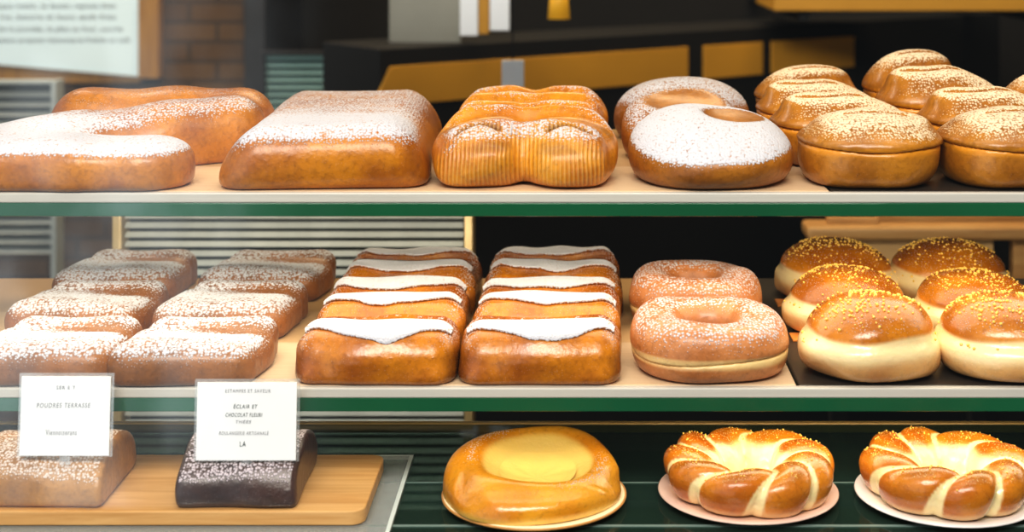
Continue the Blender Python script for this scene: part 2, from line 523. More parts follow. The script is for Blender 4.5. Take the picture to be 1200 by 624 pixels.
def f_fold():
    w = wob(3, .0012, 45)
    def f(x, y, z):
        rear = bar(x, y, z, (-.060, .088), (.070, .092), .038, .042, .0580, .0570)
        rid = bar(x, y, z, (-.058, -.030), (.072, .046), .040, .040, .0450, .0565)
        fro = bar(x, y, z, (-.140, -.092), (.040, -.095), .046, .043, .0400, .0370, .014, 2.9)
        fil = bar(x, y, z, (-.095, -.085), (-.045, -.012), .044, .044, .0410, .0480)
        d = smin(smin(fro, fil, .012), smin(rear, rid, .006), .010)
        return d + w(x, y, z)
    def at(x, y, z, N):
        tr = .058 + .16 * x - .02                     # valley between the two ridges
        s = sstep(.45, .82, N[:, 2]) * (.62 + .45 * sstep(.0, -.05, y))
        s = s * (1 - .85 * np.exp(-((y - .064 - .02 * (x > 9)) / .007) ** 2) * sstep(-.1, .02, x + .06))
        s = s * (1 - .5 * sstep(.05, .07, y)) + .10 * sstep(.1, .4, N[:, 2])
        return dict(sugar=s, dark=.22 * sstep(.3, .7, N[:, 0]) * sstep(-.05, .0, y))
    return f, at
f, at = f_fold()
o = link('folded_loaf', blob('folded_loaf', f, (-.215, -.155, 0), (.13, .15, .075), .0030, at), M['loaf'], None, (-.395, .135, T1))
meta(o, 'large golden loaf folded back on itself, sugar dusted, leftmost on the upper shelf', 'bread')

# slab loaf
def f_slab():
    w = wob(5, .0012, 40)
    def f(x, y, z):
        x2 = x * (1 + .26 * z / .047) + .0 * y
        d = rbox(x2, y, z, (0, 0, .021), (.088, .158, .0285), .0275)
        return d + w(x, y, z) - .0015 * sstep(.05, .0, np.abs(y + .12))
    def at(x, y, z, N):
        s = sstep(.42, .80, N[:, 2]) * (.63 + .45 * np.exp(-((y + .105) / .06) ** 2) - .12 * np.exp(-((y + .055) / .012) ** 2))
        s = s + .15 * sstep(.2, .5, N[:, 2])
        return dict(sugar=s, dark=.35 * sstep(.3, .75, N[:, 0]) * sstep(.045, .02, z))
    return f, at
f, at = f_slab()
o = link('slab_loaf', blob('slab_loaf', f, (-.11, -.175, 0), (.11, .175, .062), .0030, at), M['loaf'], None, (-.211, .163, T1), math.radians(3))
meta(o, 'broad flat slab loaf with a full sugar coat on top, beside the folded loaf', 'bread')

# scored loaf
def f_score():
    w = wob(8, .0012, 50)
    def ridge(x, y):
        yy = y + .40 * np.abs(x) ** 1.25 * 1.6
        u = ((yy + .128) / .0665)
        u = u - np.floor(u)
        return np.exp(-(u / .42) ** 2) + np.exp(-((1 - u) / .13) ** 2), u
    def f(x, y, z):
        l = rbox(x, y, z, (-.034, .01, .018), (.036, .145, .027), .026)
        r = rbox(x, y, z, (.034, .01, .018), (.036, .145, .027), .026)
        d = smin(l, r, .012)
        l2 = sell(x, y, z, (-.0345, -.108, .0195), (.0365, .053, .0260), (2.3, 2.4, 2.3))
        r2 = sell(x, y, z, (.0345, -.108, .0195), (.0365, .053, .0260), (2.3, 2.4, 2.3))
        d = smin(d, smin(l2, r2, .008), .006)
        core = rbox(x, y, z, (0, .030, .016), (.060, .118, .025), .025)
        d = smin(d, core, .01)
        rg, u = ridge(x, y)
        bulge = .006 * np.exp(-((y + .07) / .05) ** 2)
        sl = np.exp(-((y + .128 + .35 * np.abs(np.abs(x) - .036)) / .0035) ** 2) * sstep(.014, .022, np.abs(x)) * sstep(.060, .050, np.abs(x)) * sstep(.025, .034, z)
        d = d + .0040 * sl
        return d - .0090 * (rg - .30) * sstep(.025, .043, z) * sstep(-.15, -.12, y) * sstep(.074, .050, np.abs(x)) - .0015 * (rg - .3) - bulge * .6 + w(x, y, z)
    def at(x, y, z, N):
        rg, u = ridge(x, y)
        top = sstep(.3, .7, N[:, 2])
        crest = np.clip(np.exp(-(u / .14) ** 2) + np.exp(-((1 - u) / .10) ** 2), 0, 1)
        s = top * (.12 + .62 * crest * (.55 + .45 * np.sin(x * 70 + y * 40)))
        front = sstep(-.12, -.135, y) * sstep(.02, .042, z)
        s = np.maximum(s, .8 * sstep(-.10, -.13, y) * sstep(.034, .042, z))
        dk = .95 * np.exp(-((y + .128 + .35 * np.abs(np.abs(x) - .036)) / .0032) ** 2) * sstep(.014, .022, np.abs(x)) * sstep(.060, .050, np.abs(x)) * sstep(.025, .034, z)
        s = s * (1 - dk)
        s = s + .2 * top * sstep(.045, .06, np.abs(x))
        dk = np.maximum(dk, .42 * top * np.exp(-((u - .72) / .1) ** 2))
        st = sstep(-.25, -.65, N[:, 1]) * sstep(-.11, -.13, y)
        return dict(sugar=s, dark=dk, stripe=st)
    return f, at
f, at = f_score()
o = link('scored_loaf', blob('scored_loaf', f, (-.09, -.18, 0), (.09, .18, .075), .0026, at), M['scored'], None, (-.0455, .166, T1), math.radians(0))
meta(o, 'twin-lobed golden loaf with scored ridges across its top and a striated front', 'bread')

# round sugared buns
def bun_mesh(name, r, h, seed, dimple, sug, tilt=0.):
    w = wob(seed, .0012, 45)
    def f(x, y, z):
        z = z - tilt * y * sstep(0, h * .7, z)
        rr = np.sqrt(x * x + y * y)
        d = sell(x, y, z, (0, 0, h * .36), (r, r, h * .64), (2.15, 2.15, 2.3))
        lowr = rbox(x, y, z, (0, 0, h * .3), (r * .93, r * .93, h * .33), h * .28)
        if dimple:
            e = sell(x, y, z, (dimple[0], dimple[1], h * 1.0), (dimple[2], dimple[2] * .85, h * dimple[3]))
            d = smax(d, -e, .005)
        return d + w(x, y, z)
    def at(x, y, z, N):
        s = sug * sstep(.26, .62, N[:, 2]) + .25 * sstep(.0, .3, N[:, 2])
        if dimple:
            q = np.sqrt((x - dimple[0]) ** 2 + ((y - dimple[1]) / .85) ** 2)
            s = s * sstep(dimple[2] * .72, dimple[2] * .98, q)
        return dict(sugar=s, dark=.25 * sstep(.015, 0, z))  # contact darkening put into the crust colour near the base
    return blob(name, f, (-r - .012, -r - .012, 0), (r + .012, r + .012, h + .012), .0028, at)

gB = 'round sugared buns on the upper shelf'
for px, Y, r, h, dm, sug, tl, lab in (
        (833, .068, .0685, .0540, (.020, .010, .030, .16), .95, .16, 'front round bun under thick white sugar beside the scored loaf, brown hollow on top'),
        (797, .190, .0560, .0590, (.004, -.004, .042, .24), .55, .20, 'middle round bun with a wide bare brown hollow on top, behind the thickly sugared bun'),
        (798, .306, .0650, .0600, None, .68, .0, 'rearmost round bun with smooth sugared dome, right behind the hollow-topped bun')):
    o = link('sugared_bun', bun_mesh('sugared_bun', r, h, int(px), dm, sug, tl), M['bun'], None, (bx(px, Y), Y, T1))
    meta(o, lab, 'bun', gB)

# split rolls: lower half and sugared cap
def roll_parts(rx, ry, h, seed, curl):
    w = wob(seed, .0010, 50)
    zs = h * .58
    def full(x, y, z):
        d = sell(x, y, z, (0, 0, h * .40), (rx, ry, h * .60), (2.5, 2.5, 2.4))
        e = sell(x, y, z, (curl[0], curl[1], h * .84), (rx * .70, ry * .66, h * .22), (2.3, 2.3, 2.2))
        d = smin(d, e, .0035)
        d = d + .0030 * np.exp(-((y - curl[1] + .012 - 3.5 * (x - curl[0]) ** 2) / .0030) ** 2) * sstep(.8, .92, z / h) * sstep(rx * .62, rx * .4, np.abs(x - curl[0]))
        d = d - .0015 * np.exp(-((z - zs - .004) / .006) ** 2)
        return d + w(x, y, z)
    def groove(x, y, z): return zs + .0015 * np.sin(x * 60 + seed)
    def lower(x, y, z):
        s = full(x * 1.0, y, np.minimum(z, zs * .9))
        return smax(s, z - groove(x, y, z), .0012)
    def upper(x, y, z): return smax(full(x, y, z) - .0009, groove(x, y, z) - z, .0022)
    def at_lo(x, y, z, N): return dict(pale=.15 + .75 * sstep(zs * .75, zs, z) * sstep(.0, -.5, N[:, 1]), dark=.15 * sstep(.01, 0, z))  # dark: contact darkening painted at the foot of the roll
    def at_up(x, y, z, N):
        s = .85 * sstep(.62, .92, N[:, 2]) + .12 * sstep(.4, .6, N[:, 2])
        return dict(sugar=s, dark=.15 * sstep(.5, .2, N[:, 2]), pale=.9 * sstep(zs + .004, zs + .001, z))
    lo = (-rx - .01, -ry - .01, 0); hi = (rx + .01, ry + .01, h + .014)
    a = blob('lower_half', lower, lo, (hi[0], hi[1], zs + .01), .0028, at_lo)
    # upper half keeps its own height above the seam
    V, Q = nets(upper, (lo[0], lo[1], zs - .012), hi, .0028)
    for _ in range(2):
        g = grad(upper, V); d = upper(*V.T); V = V - np.clip(d / np.maximum((g * g).sum(1), .05), -.003, .003)[:, None] * g * .8
    N = grad(upper, V, 6e-4); N /= np.maximum(np.linalg.norm(N, axis=1), 1e-6)[:, None]
    A = dict(sugar=np.zeros(len(V)), pale=np.zeros(len(V)), dark=np.zeros(len(V)), stripe=np.zeros(len(V)))
    A.update(at_up(V[:, 0], V[:, 1], V[:, 2], N))
    return a, to_mesh('sugared_cap', V, Q, A)
RP = [roll_parts(.0565, .0515, .054, 11, (.004, .004)), roll_parts(.060, .0425, .056, 12, (-.008, .002)), roll_parts(.054, .0425, .060, 13, (.006, 0))]
gR = 'split rolls with sugared caps on the upper shelf'
rolls = [
    (0, 1016, .056, (1, 1, 1), 0, 'front split roll of the left column, sugared curl on a smooth tan body'),
    (1, 983, .151, (1.02, 1, 1.04), .06, 'second split roll from the front in the left column, wide sugared cap'),
    (1, 957, .237, (.96, 1, 1.08), -.06, 'third split roll from the front in the left column, sugared cap'),
    (2, 946, .322, (.92, 1, 1.10), .05, 'rearmost split roll of the left column, small domed sugared cap'),
    (0, 1181, .056, (1, 1, 1.02), .1, 'front split roll of the right column, cut by the right edge of the photo'),
    (1, 1156, .151, (1.02, 1, 1.12), .06, 'second split roll from the front in the right column, heavy sugared cap'),
    (1, 1100, .237, (.98, 1, 1.30), .08, 'third split roll from the front in the right column, slanting sugared cap'),
    (2, 1068, .322, (.84, 1, 1.34), .06, 'rearmost and tallest split roll of the right column'),
    (2, 1232, .240, (.84, 1, 1.15), .0, 'split roll half hidden at the right edge of the photo, behind the right column'),
]
for k, px, Y, sc, rz, lab in rolls:
    r = thing('split_roll', lab, 'bread roll', (bx(px, Y), Y, T1), rz, gR)
    r.scale = sc
    link('lower_half', RP[k][0], M['roll'], r); link('sugared_cap', RP[k][1], M['roll'], r)

# ------------------------------------------------------------------ lower shelf
# small sugared loaves (two columns of three)
def mini_mesh(seed):
    w = wob(seed, .0014, 60)
    def f(x, y, z):
        x2 = x - .12 * y
        a = rbox(x2, y, z, (0, -.014, .010), (.0585, .037, .0205), .0170)
        b = rbox(x2, y, z, (.003, .027, .012), (.053, .019, .0225), .0160)
        d = smin(a, b, .004)
        d = d + .0025 * np.exp(-((y - .0 - .1 * x) / .006) ** 2) * sstep(.02, .03, z) * sstep(0., .03, x)
        return d + w(x, y, z)
    def at(x, y, z, N):
        s = .66 * sstep(.25, .8, N[:, 2]) + .22 * sstep(-.2, .3, N[:, 2])
        s = s * (1 - .75 * np.exp(-((y - .008) / .008) ** 2) * sstep(-.02, .02, x))
        s = s + .25 * np.exp(-((y + .012) / .012) ** 2) * sstep(.6, .9, N[:, 2])
        return dict(sugar=s, dark=.25 * sstep(.012, .0, z))  # contact darkening painted into the crust where the loaf rests
    return blob('small_loaf', f, (-.085, -.07, 0), (.085, .07, .055), .0026, at)
MM = [mini_mesh(s) for s in (21, 22)]
gM = 'small sugar dusted loaves on the lower shelf'
rowname = ('front', 'middle', 'rear')
for c, (pxs, lab) in enumerate((((70, 108, 152), 'at the far left of the lower shelf'), ((233, 276, 318), 'beside the flap pastries'))):
    for k, px in enumerate(pxs):
        Y = (.052, .182, .312)[k]
        o = link('small_loaf', MM[(k + c) % 2], M['mini'], None, (bx(px, Y), Y, T2), math.radians((2, -2, 1)[k]))
        meta(o, rowname[k] + ' small brown loaf dusted with sugar ' + lab, 'bread', gM)

# flap pastries (two columns of three)
def top_z(f, x, y):
    lo = np.full_like(x, .0); hi = np.full_like(x, .09)
    for _ in range(26):
        m = (lo + hi) / 2
        ins = f(x, y, m) < 0
        lo = np.where(ins, m, lo); hi = np.where(ins, hi, m)
    return lo

def flap_mesh(f, W, yb, drop, seed, lift=.0012):
    nu, nv = 49, 12
    r = np.random.RandomState(seed); ph = r.uniform(0, 6, 4)
    u = np.linspace(-1, 1, nu)[:, None] * np.ones((1, nv)); v = np.ones((nu, 1)) * np.linspace(0, 1, nv)[None]
    edge = .008 + drop * (1 - np.abs(u - .08 * math.sin(ph[0])) ** 1.6) + .0008 * np.sin(u * 7 + ph[1]) + .0003 * np.sin(u * 19 + ph[2])
    X = u * W * (1 - .02 * v); Y = yb - v * edge + .001 * np.sin(u * 9 + ph[3])
    Z = top_z(f, X, Y)
    # keep the outer ends from running down the sides
    Zt = Z + lift + .0055 * (1 - v) ** 1.3 + .0012 * v ** 4
    th = .0030
    V = []; S = []; D = []
    for i in range(nu):
        for j in range(nv):
            V.append((X[i, j], Y[i, j], Zt[i, j])); S.append(1.35 - .3 * abs(u[i, j]) ** 6); D.append(0)
    for i in range(nu):
        for j in range(nv):
            V.append((X[i, j], Y[i, j] + .001, Zt[i, j] - th)); S.append(0); D.append(.85)
    # rim verts duplicated so the front edge stays dark
    Fc = []
    K = nu * nv
    for i in range(nu - 1):
        for j in range(nv - 1):
            a, b, c, d = i * nv + j, (i + 1) * nv + j, (i + 1) * nv + j + 1, i * nv + j + 1
            Fc.append((a, d, c, b)); Fc.append((K + a, K + b, K + c, K + d))
    for i in range(nu - 1):
        a, b = i * nv + nv - 1, (i + 1) * nv + nv - 1
        Fc.append((a, K + a, K + b, b))
        a, b = i * nv, (i + 1) * nv
        Fc.append((b, K + b, K + a, a))
    for j in range(nv - 1):
        a, b = j, j + 1
        Fc.append((b, K + b, K + a, a))
        a, b = (nu - 1) * nv + j, (nu - 1) * nv + j + 1
        Fc.append((a, K + a, K + b, b))
    return to_mesh('sugared_flap', V, Fc, dict(sugar=S, dark=D, pale=[0] * len(V), stripe=[0] * len(V)))

def pastry(kind, seed):
    w = wob(seed, .0012, 55)
    D = (.090, .112, .128)[kind]
    H = .040
    fl = ((-.018,), (-.026, .030), (-.020, .046))[kind]
    def f(x, y, z):
        d = rbox(x, y, z, (0, 0, .014), (.0645, D / 2, .0255), .0185)
        wav = 0
        for q in fl:
            wav = wav + np.exp(-((y - q + .006) / .012) ** 2)
        d = d + .0030 * (1 - wav) * sstep(.018, .032, z)
        if kind == 0:   # soft bulge pleats on the front
            d = d - .0030 * np.exp(-((y + D / 2) / .02) ** 2) * np.cos(x * 55) * sstep(.005, .02, z)
        return d + w(x, y, z)
    def at(x, y, z, N):
        s = .12 * sstep(.5, .8, N[:, 2]) + .06
        s = s + .45 * sstep(.045, .06, np.abs(x)) * sstep(.2, .7, N[:, 2])
        for q in fl:
            s = s + .25 * np.exp(-((y - q - .012) / .007) ** 2) * sstep(.6, .9, N[:, 2])
        dk = .55 * sstep(.35, .8, np.abs(N[:, 0])) * sstep(.04, .01, z) + .18 * sstep(.014, 0, z)  # dark brown sides, plus painted contact darkening at the base
        dots = (np.sin(x * 2 * math.pi / .009) > .35) * np.exp(-((y - (D / 2 - .022)) / .0022) ** 2) * sstep(.7, .9, N[:, 2])
        return dict(sugar=np.maximum(s, dots * .9), dark=dk)
    body = blob('pastry_body', f, (-.08, -D / 2 - .012, 0), (.08, D / 2 + .012, .055), .0026, at)
    flaps = [flap_mesh(f, .060, q + .010, (.026 if kind == 0 else .019), seed + i) for i, q in enumerate(fl)]
    return body, flaps
PP = [[pastry(k, 40 + 5 * k + c) for k in range(3)] for c in range(2)]
gP = 'sugared flap pastries on the lower shelf'
for c, (pxs, lab) in enumerate((((446, 463, 482), 'left'), ((634, 642, 649), 'right'))):
    for k, px in enumerate(pxs):
        Y = (.048, .148, .266)[k]
        body, flaps = PP[c][k]
        desc = ('front glazed pastry with one sugared flap', 'middle glazed pastry with two sugared flaps', 'rear glazed pastry with two sugared flaps')[k]
        r = thing('flap_pastry', desc + ' in the ' + ('column next to the small loaves' if c == 0 else 'column next to the doughnuts'), 'pastry', (bx(px, Y), Y, T2), 0, gP)
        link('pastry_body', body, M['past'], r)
        for fm in flaps:
            q = link('sugared_flap', fm, M['flap'], r); q['label'] = 'white sugared flap with dark edge'

# ring doughnuts with a seam
def nut_parts(R, h, seed):
    w = wob(seed, .0010, 45)
    zs = h * .40
    def full(x, y, z):
        p = 2.5
        rr = (np.abs(x) ** p + np.abs(y) ** p) ** (1 / p)
        # annulus section, superelliptic
        rc = R * .66; a = R * .355
        q = (np.abs((rr - rc) / a) ** 2.6 + np.abs((z - h * .46) / (h * .54)) ** 2.3) ** (1 / 2.4)
        d = (q - 1) * h * .5
        return d + w(x, y, z)
    def split(x, y): return zs + .0022 * np.sin(np.arctan2(y, x) * 2 + seed)
    def lower(x, y, z): return smax(full(x, y, z), z - split(x, y), .0015)
    def upper(x, y, z): return smax(full(x, y, z) - .0008, split(x, y) - z, .0030)
    def at_lo(x, y, z, N): return dict(pale=.15 + .7 * sstep(zs * .6, zs, z), dark=.12 * sstep(.008, 0, z))  # dark: painted contact darkening along the bottom edge
    def at_up(x, y, z, N):
        s = .46 * sstep(.1, .75, N[:, 2]) + .20 * sstep(-.4, .1, N[:, 2])
        rr = np.sqrt(x * x + y * y)
        s = s * (.1 + .9 * sstep(R * .34, R * .5, rr))
        return dict(sugar=s, pale=.8 * sstep(zs + .006, zs + .001, z), dark=.36 * sstep(R * .46, R * .3, rr))  # dark: shade inside the hole painted into the crust colour
    lo = (-R - .012, -R - .012, 0); hi = (R + .012, R + .012, h + .012)
    a = blob('lower_half', lower, lo, (hi[0], hi[1], zs + .012), .0027, at_lo)
    V, Q = nets(upper, (lo[0], lo[1], zs - .012), hi, .0027)
    for _ in range(2):
        g = grad(upper, V); d = upper(*V.T); V = V - np.clip(d / np.maximum((g * g).sum(1), .05), -.003, .003)[:, None] * g * .8
    N = grad(upper, V, 6e-4); N /= np.maximum(np.linalg.norm(N, axis=1), 1e-6)[:, None]
    A = dict(dark=np.zeros(len(V)), stripe=np.zeros(len(V))); A.update(at_up(V[:, 0], V[:, 1], V[:, 2], N))
    return a, to_mesh('sugared_top', V, Q, A)
for (px, Y, R, h, seed, lab) in ((829.5, .064, .0635, .044, 3, 'front sugared ring doughnut with pale seam around its side'),
                                 (814, .200, .0585, .046, 6, 'rear sugared ring doughnut standing behind the front doughnut')):
    r = thing('ring_doughnut', lab, 'doughnut', (bx(px, Y), Y, T2), 0, 'ring doughnuts on the lower shelf')
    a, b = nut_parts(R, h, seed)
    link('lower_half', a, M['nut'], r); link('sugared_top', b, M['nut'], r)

# pearls helper
def pearls(me, n, seed, keep, r0=.00115):
    rs = np.random.RandomState(seed)
    nv = len(me.vertices)
    co = np.empty(nv * 3, np.float32); me.vertices.foreach_get('co', co); co = co.reshape(-1, 3)
    no = np.empty(nv * 3, np.float32); me.vertex_normals.foreach_get('vector', no); no = no.reshape(-1, 3)
    pw = keep(co, no); pw = pw / pw.sum()
    ids = rs.choice(nv, n, replace=False, p=pw)
    # subdivided octahedron
    base = [(1, 0, 0), (-1, 0, 0), (0, 1, 0), (0, -1, 0), (0, 0, 1), (0, 0, -1)]
    tri = [(0, 2, 4), (2, 1, 4), (1, 3, 4), (3, 0, 4), (2, 0, 5), (1, 2, 5), (3, 1, 5), (0, 3, 5)]
    P = [np.array(b, float) for b in base]; T = []
    mid = {}
    def md(a, b):
        k = (min(a, b), max(a, b))
        if k not in mid:
            m = P[a] + P[b]; P.append(m / np.linalg.norm(m)); mid[k] = len(P) - 1
        return mid[k]
    for a, b, c in tri:
        ab, bc, ca = md(a, b), md(b, c), md(c, a)
        T += [(a, ab, ca), (ab, b, bc), (ca, bc, c), (ab, bc, ca)]
    P = np.array(P)
    V = []; Fc = []
    for i in ids:
        s = r0 * rs.uniform(.6, 1.25); b = len(V)
        V += [tuple(q) for q in (P * s + co[i] + no[i] * s * .35)]
        Fc += [(a + b, c + b, d + b) for a, c, d in T]
    return to_mesh('sugar_pearls', V, Fc)

# glazed dome buns
def ses_mesh(r, h, seed):
    w = wob(seed, .0009, 45)
    def f(x, y, z):
        d = sell(x, y, z, (0, 0, h * .40), (r, r, h * .60), (2.25, 2.25, 2.1))
        low = sell(x, y, z, (0, 0, h * .27), (r * .97, r * .97, h * .30), (2.2, 2.2, 4))
        d = smin(d, low, .006) + .0012 * np.exp(-((z - h * .52) / .004) ** 2)
        return d + w(x, y, z)
    def at(x, y, z, N):
        t = z / h + .03 * np.sin(np.arctan2(y, x) * 3 + seed)
        p = sstep(.64, .52, t) * (.38 + .75 * np.exp(-((t - .46) / .13) ** 2))
        return dict(pale=p, sugar=.26 * sstep(.5, .75, t) * sstep(.2, .5, N[:, 2]), dark=.12 * sstep(.95, .7, N[:, 2]) * sstep(.6, .75, t))
    return blob('glazed_bun', f, (-r - .016, -r - .016, 0), (r + .016, r + .016, h + .012), .0027, at)
SM = [ses_mesh(.0535, .0600, 2), ses_mesh(.0535, .0600, 5)]
kp = lambda co, no: np.clip(no[:, 2] - .5, 0, 1) ** 1.5 * (1.2 + np.sin(co[:, 0] * 90 + 1) * np.sin(co[:, 1] * 80)) + 1e-9
SP = [pearls(m, 230, 5 + i, kp) for i, m in enumerate(SM)]
gS = 'glazed dome buns on the lower shelf'
for k, px, Y, sc, rz, lab in (
        (0, 1018.5, .0545, (1, 1, 1), .2, 'front glazed dome bun of the left column, beside the doughnuts'),
        (1, 991, .176, (.97, .95, .90), 1.1, 'middle glazed dome bun of the left column, beside the doughnuts'),
        (0, 977, .292, (1.03, 1.0, .90), 2.3, 'rear glazed dome bun of the left column, beside the doughnuts'),
        (1, 1176, .0545, (1, 1, .99), 3.0, 'front glazed dome bun of the right column, cut by the photo edge'),
        (0, 1141, .176, (1.05, .98, .84), 4.0, 'middle glazed dome bun of the right column'),
        (1, 1111, .292, (1.04, 1.0, .90), 5.2, 'rear glazed dome bun of the right column')):
    r = thing('glazed_bun', lab, 'bun', (bx(px, Y), Y, T2), rz, gS); r.scale = sc
    bb_ = link('bun_body', SM[k], M['ses'], r)
    q = link('sugar_pearls', SP[k], M['pearl'], bb_); q['kind'] = 'stuff'; q['label'] = 'golden sugar pearls'
# baking paper corners peeping out from under the buns of the left column
for px, py, Y, lab in ((917, 362, .262, 'small orange paper square under the rear glazed bun'), (935, 400, .142, 'small orange paper square under the middle glazed bun')):
    o = link('paper_square', MB().box(-.016, .016, -.012, .012, 0, .002).mesh('paper_square', .0006), plain('orange_paper', rgb(214, 136, 60), .5), None, (bx(px, Y) + .01, Y, T2))
    meta(o, lab, 'paper')

# ------------------------------------------------------------------ bottom deck
TB = T3 + .0038
# acrylic tray sheet
at_ = thing('acrylic_tray', 'clear acrylic sheet with bright edges under the wooden board', 'tray', (0, 0, T3 + .0003))
x0, x1, y0, y1 = -.60, -.1468, -.060, .1195
link('sheet', MB().box(x0, x1, y0, y1, 0, .0032).mesh('sheet'), M['acr'], at_)
e = MB().box(x1, x1 + .0032, y0, y1 + .0022, 0, .0034).box(x0, x1, y1, y1 + .0022, 0, .0034).box(x0, x1 + .0032, y0 - .002, y0, 0, .0034)
link('edge', e.mesh('edge'), M['acredge'], at_)
# board with rounded corners
def rrect(x0, x1, y0, y1, r, n=8):
    P = []
    for cx, cy, a0 in ((x1 - r, y1 - r, 0), (x0 + r, y1 - r, 90), (x0 + r, y0 + r, 180), (x1 - r, y0 + r, 270)):
        for i in range(n + 1):
            a = math.radians(a0 + 90 * i / n); P.append((cx + r * math.cos(a), cy + r * math.sin(a)))
    return P
mb = MB().prism(rrect(-.564, -.1642, -.0326, .0909, .011), 0, .0111)
o = link('cutting_board', mb.mesh('cutting_board', .0012), M['board'], None, (0, 0, TB))
meta(o, 'light maple wooden board with rounded corners on the acrylic sheet', 'board')
ZB = TB + .0111

# log cakes
def log_mesh(a, b, h, seed):
    w = wob(seed, .0009, 70)
    def f(x, y, z):
        pr = (np.abs(y / b) ** 2.3 + np.abs((z - .008) / (h - .008)) ** 2.1) ** (1 / 2.2)
        prf = np.where(z < .008, np.abs(y) / b, pr)
        d = (prf - 1) * .03
        d = smax(d, np.abs(x) - a, .005)
        return d + w(x, y, z)
    def at(x, y, z, N):
        s = .72 * sstep(.25, .6, N[:, 2]) * sstep(.5, .3, np.abs(N[:, 0])) * sstep(.014, .022, z)
        return dict(sugar=s, dark=.0 * z, pale=.14 * sstep(.012, .008, z) * sstep(-.4, -.8, N[:, 1]))
    return blob('log_cake', f, (-a - .008, -b - .008, 0), (a + .008, b + .008, h + .008), .0024, at)
o = link('log_cake', log_mesh(.051, .0474, .0407, 4), M['log'], None, (-.4166, .0186, ZB))
meta(o, 'caramel brown log cake dusted with sugar at the left end of the wooden board', 'cake', 'log cakes on the wooden board')
o = link('log_cake', log_mesh(.0461, .0474, .0407, 9), M['dlog'], None, (-.2627, .0186, ZB))
meta(o, 'dark chocolate log cake dusted with sugar on the wooden board', 'cake', 'log cakes on the wooden board')

# lettering
def text_mesh(s, size, shear=0.0, space=1.0):
    cu = bpy.data.curves.new('lettering', 'FONT'); cu.body = s; cu.size = size; cu.align_x = 'CENTER'; cu.align_y = 'CENTER'
    cu.shear = shear; cu.space_character = space; cu.extrude = .00012; cu.resolution_u = 3
    ob = bpy.data.objects.new('tmp', cu); C.objects.link(ob)
    dg = bpy.context.evaluated_depsgraph_get(); dg.update()
    me = bpy.data.meshes.new_from_object(ob.evaluated_get(dg))
    bpy.data.objects.remove(ob); bpy.data.curves.remove(cu)
    me.name = 'lettering'; me.materials.clear()
    return me

def card(px0, px1, py0, py1, Y, lines, label, rz=0.0):
    s = F / (DC + Y)
    W = (px1 - px0) / s; H = (py1 - py0) / s
    r = thing('price_card', label, 'card', (bx((px0 + px1) / 2, Y), Y, bz(py1, Y)), rz, 'price cards on the log cakes')
    r.rotation_euler[0] = math.radians(-5)
    pp = link('paper', MB().box(-W / 2, W / 2, 0, .0008, 0, H).mesh('paper'), M['paper'], r)
    h = MB().box(-W / 2 - .0022, W / 2 + .0022, .0011, .0024, -.001, H + .0022).box(-.004, .004, .0011, .0024, -.007, 0)
    link('holder', h.mesh('holder'), M['holder'], r)['label'] = 'clear acrylic holder'
    for txt, px, py, hp, wp, sh, mat in lines:
        me = text_mesh(txt, hp / s * 1.38, sh, 1.25)
        xs = [v.co.x for v in me.vertices]; k = (wp / s) / (max(xs) - min(xs))
        for v in me.vertices: v.co.x *= k
        o = link('lettering', me, mat, pp, (bx(px, Y) - bx((px0 + px1) / 2, Y), -.0003, (py1 - py) / s))
        o.rotation_euler = (math.pi / 2, 0, 0)
    return r
card(22.5, 127.5, 443.5, 534.5, -.0205, [
    ('SER E T', 75, 456.5, 4, 22, 0, M['ink']), ('POUDRES TERRASSE', 72.5, 477, 5.5, 63, .15, M['ink']), ('Viennoiserans', 71, 508, 6.5, 36, .1, M['ink'])],
    'white price card standing on the caramel brown log cake')
card(229.5, 346.5, 450.5, 540, -.0200, [
    ('ESTAMPES ET SAVEUR', 289, 460.5, 4, 53, 0, M['ink']), ('ÉCLAIR ET', 286, 478.5, 4.6, 28, .2, M['ink2']), ('CHOCOLAT FLEURI', 284.5, 488, 4.6, 43, .2, M['ink2']),
    ('THÉES', 284, 496, 3.6, 18, .2, M['ink']), ('BOULANGERIE ARTISANALE', 285, 509, 4.2, 58, .15, M['ink']), ('LA', 284, 521.5, 6, 7, 0, M['ink2'])],
    'white price card standing on the dark chocolate log cake')

# plates and breads
def plate(px, Y, r, mat, label, shadow=0):
    prof = [(0, .0012), (r * .72, .0012), (r * .80, .0022), (r * .985, .0052), (r, .0060), (r * .985, .0070), (r * .80, .0042), (r * .72, .0034), (0, .0034)]
    prof = [(0, .0)] + [(r * .70, 0)] + prof[2:]
    o = link('plate', lathe('plate', prof), mat, None, (bx(px, Y), Y, T3 + .0003))
    meta(o, label, 'plate', 'round plates on the bottom deck'); return o
p1_ = plate(626, .0273, .0729, M['cream'], 'gold-brown round plate under the hollow custard bun')
link('rim', lathe('rim', [(.0655, .0044), (.0718, .0064), (.0738, .0064), (.0738, .0050), (.0655, .0012), (.0655, .0044)]), M['pbrown'], p1_)['label'] = 'gold-brown rim'
plate(876.5, .0354, .0725, M['ppink'], 'pinkish round plate under the middle wreath bread')
plate(1109, .0300, .0729, M['pwhite'], 'white round plate under the wreath bread at the right edge')
PZ = T3 + .0040

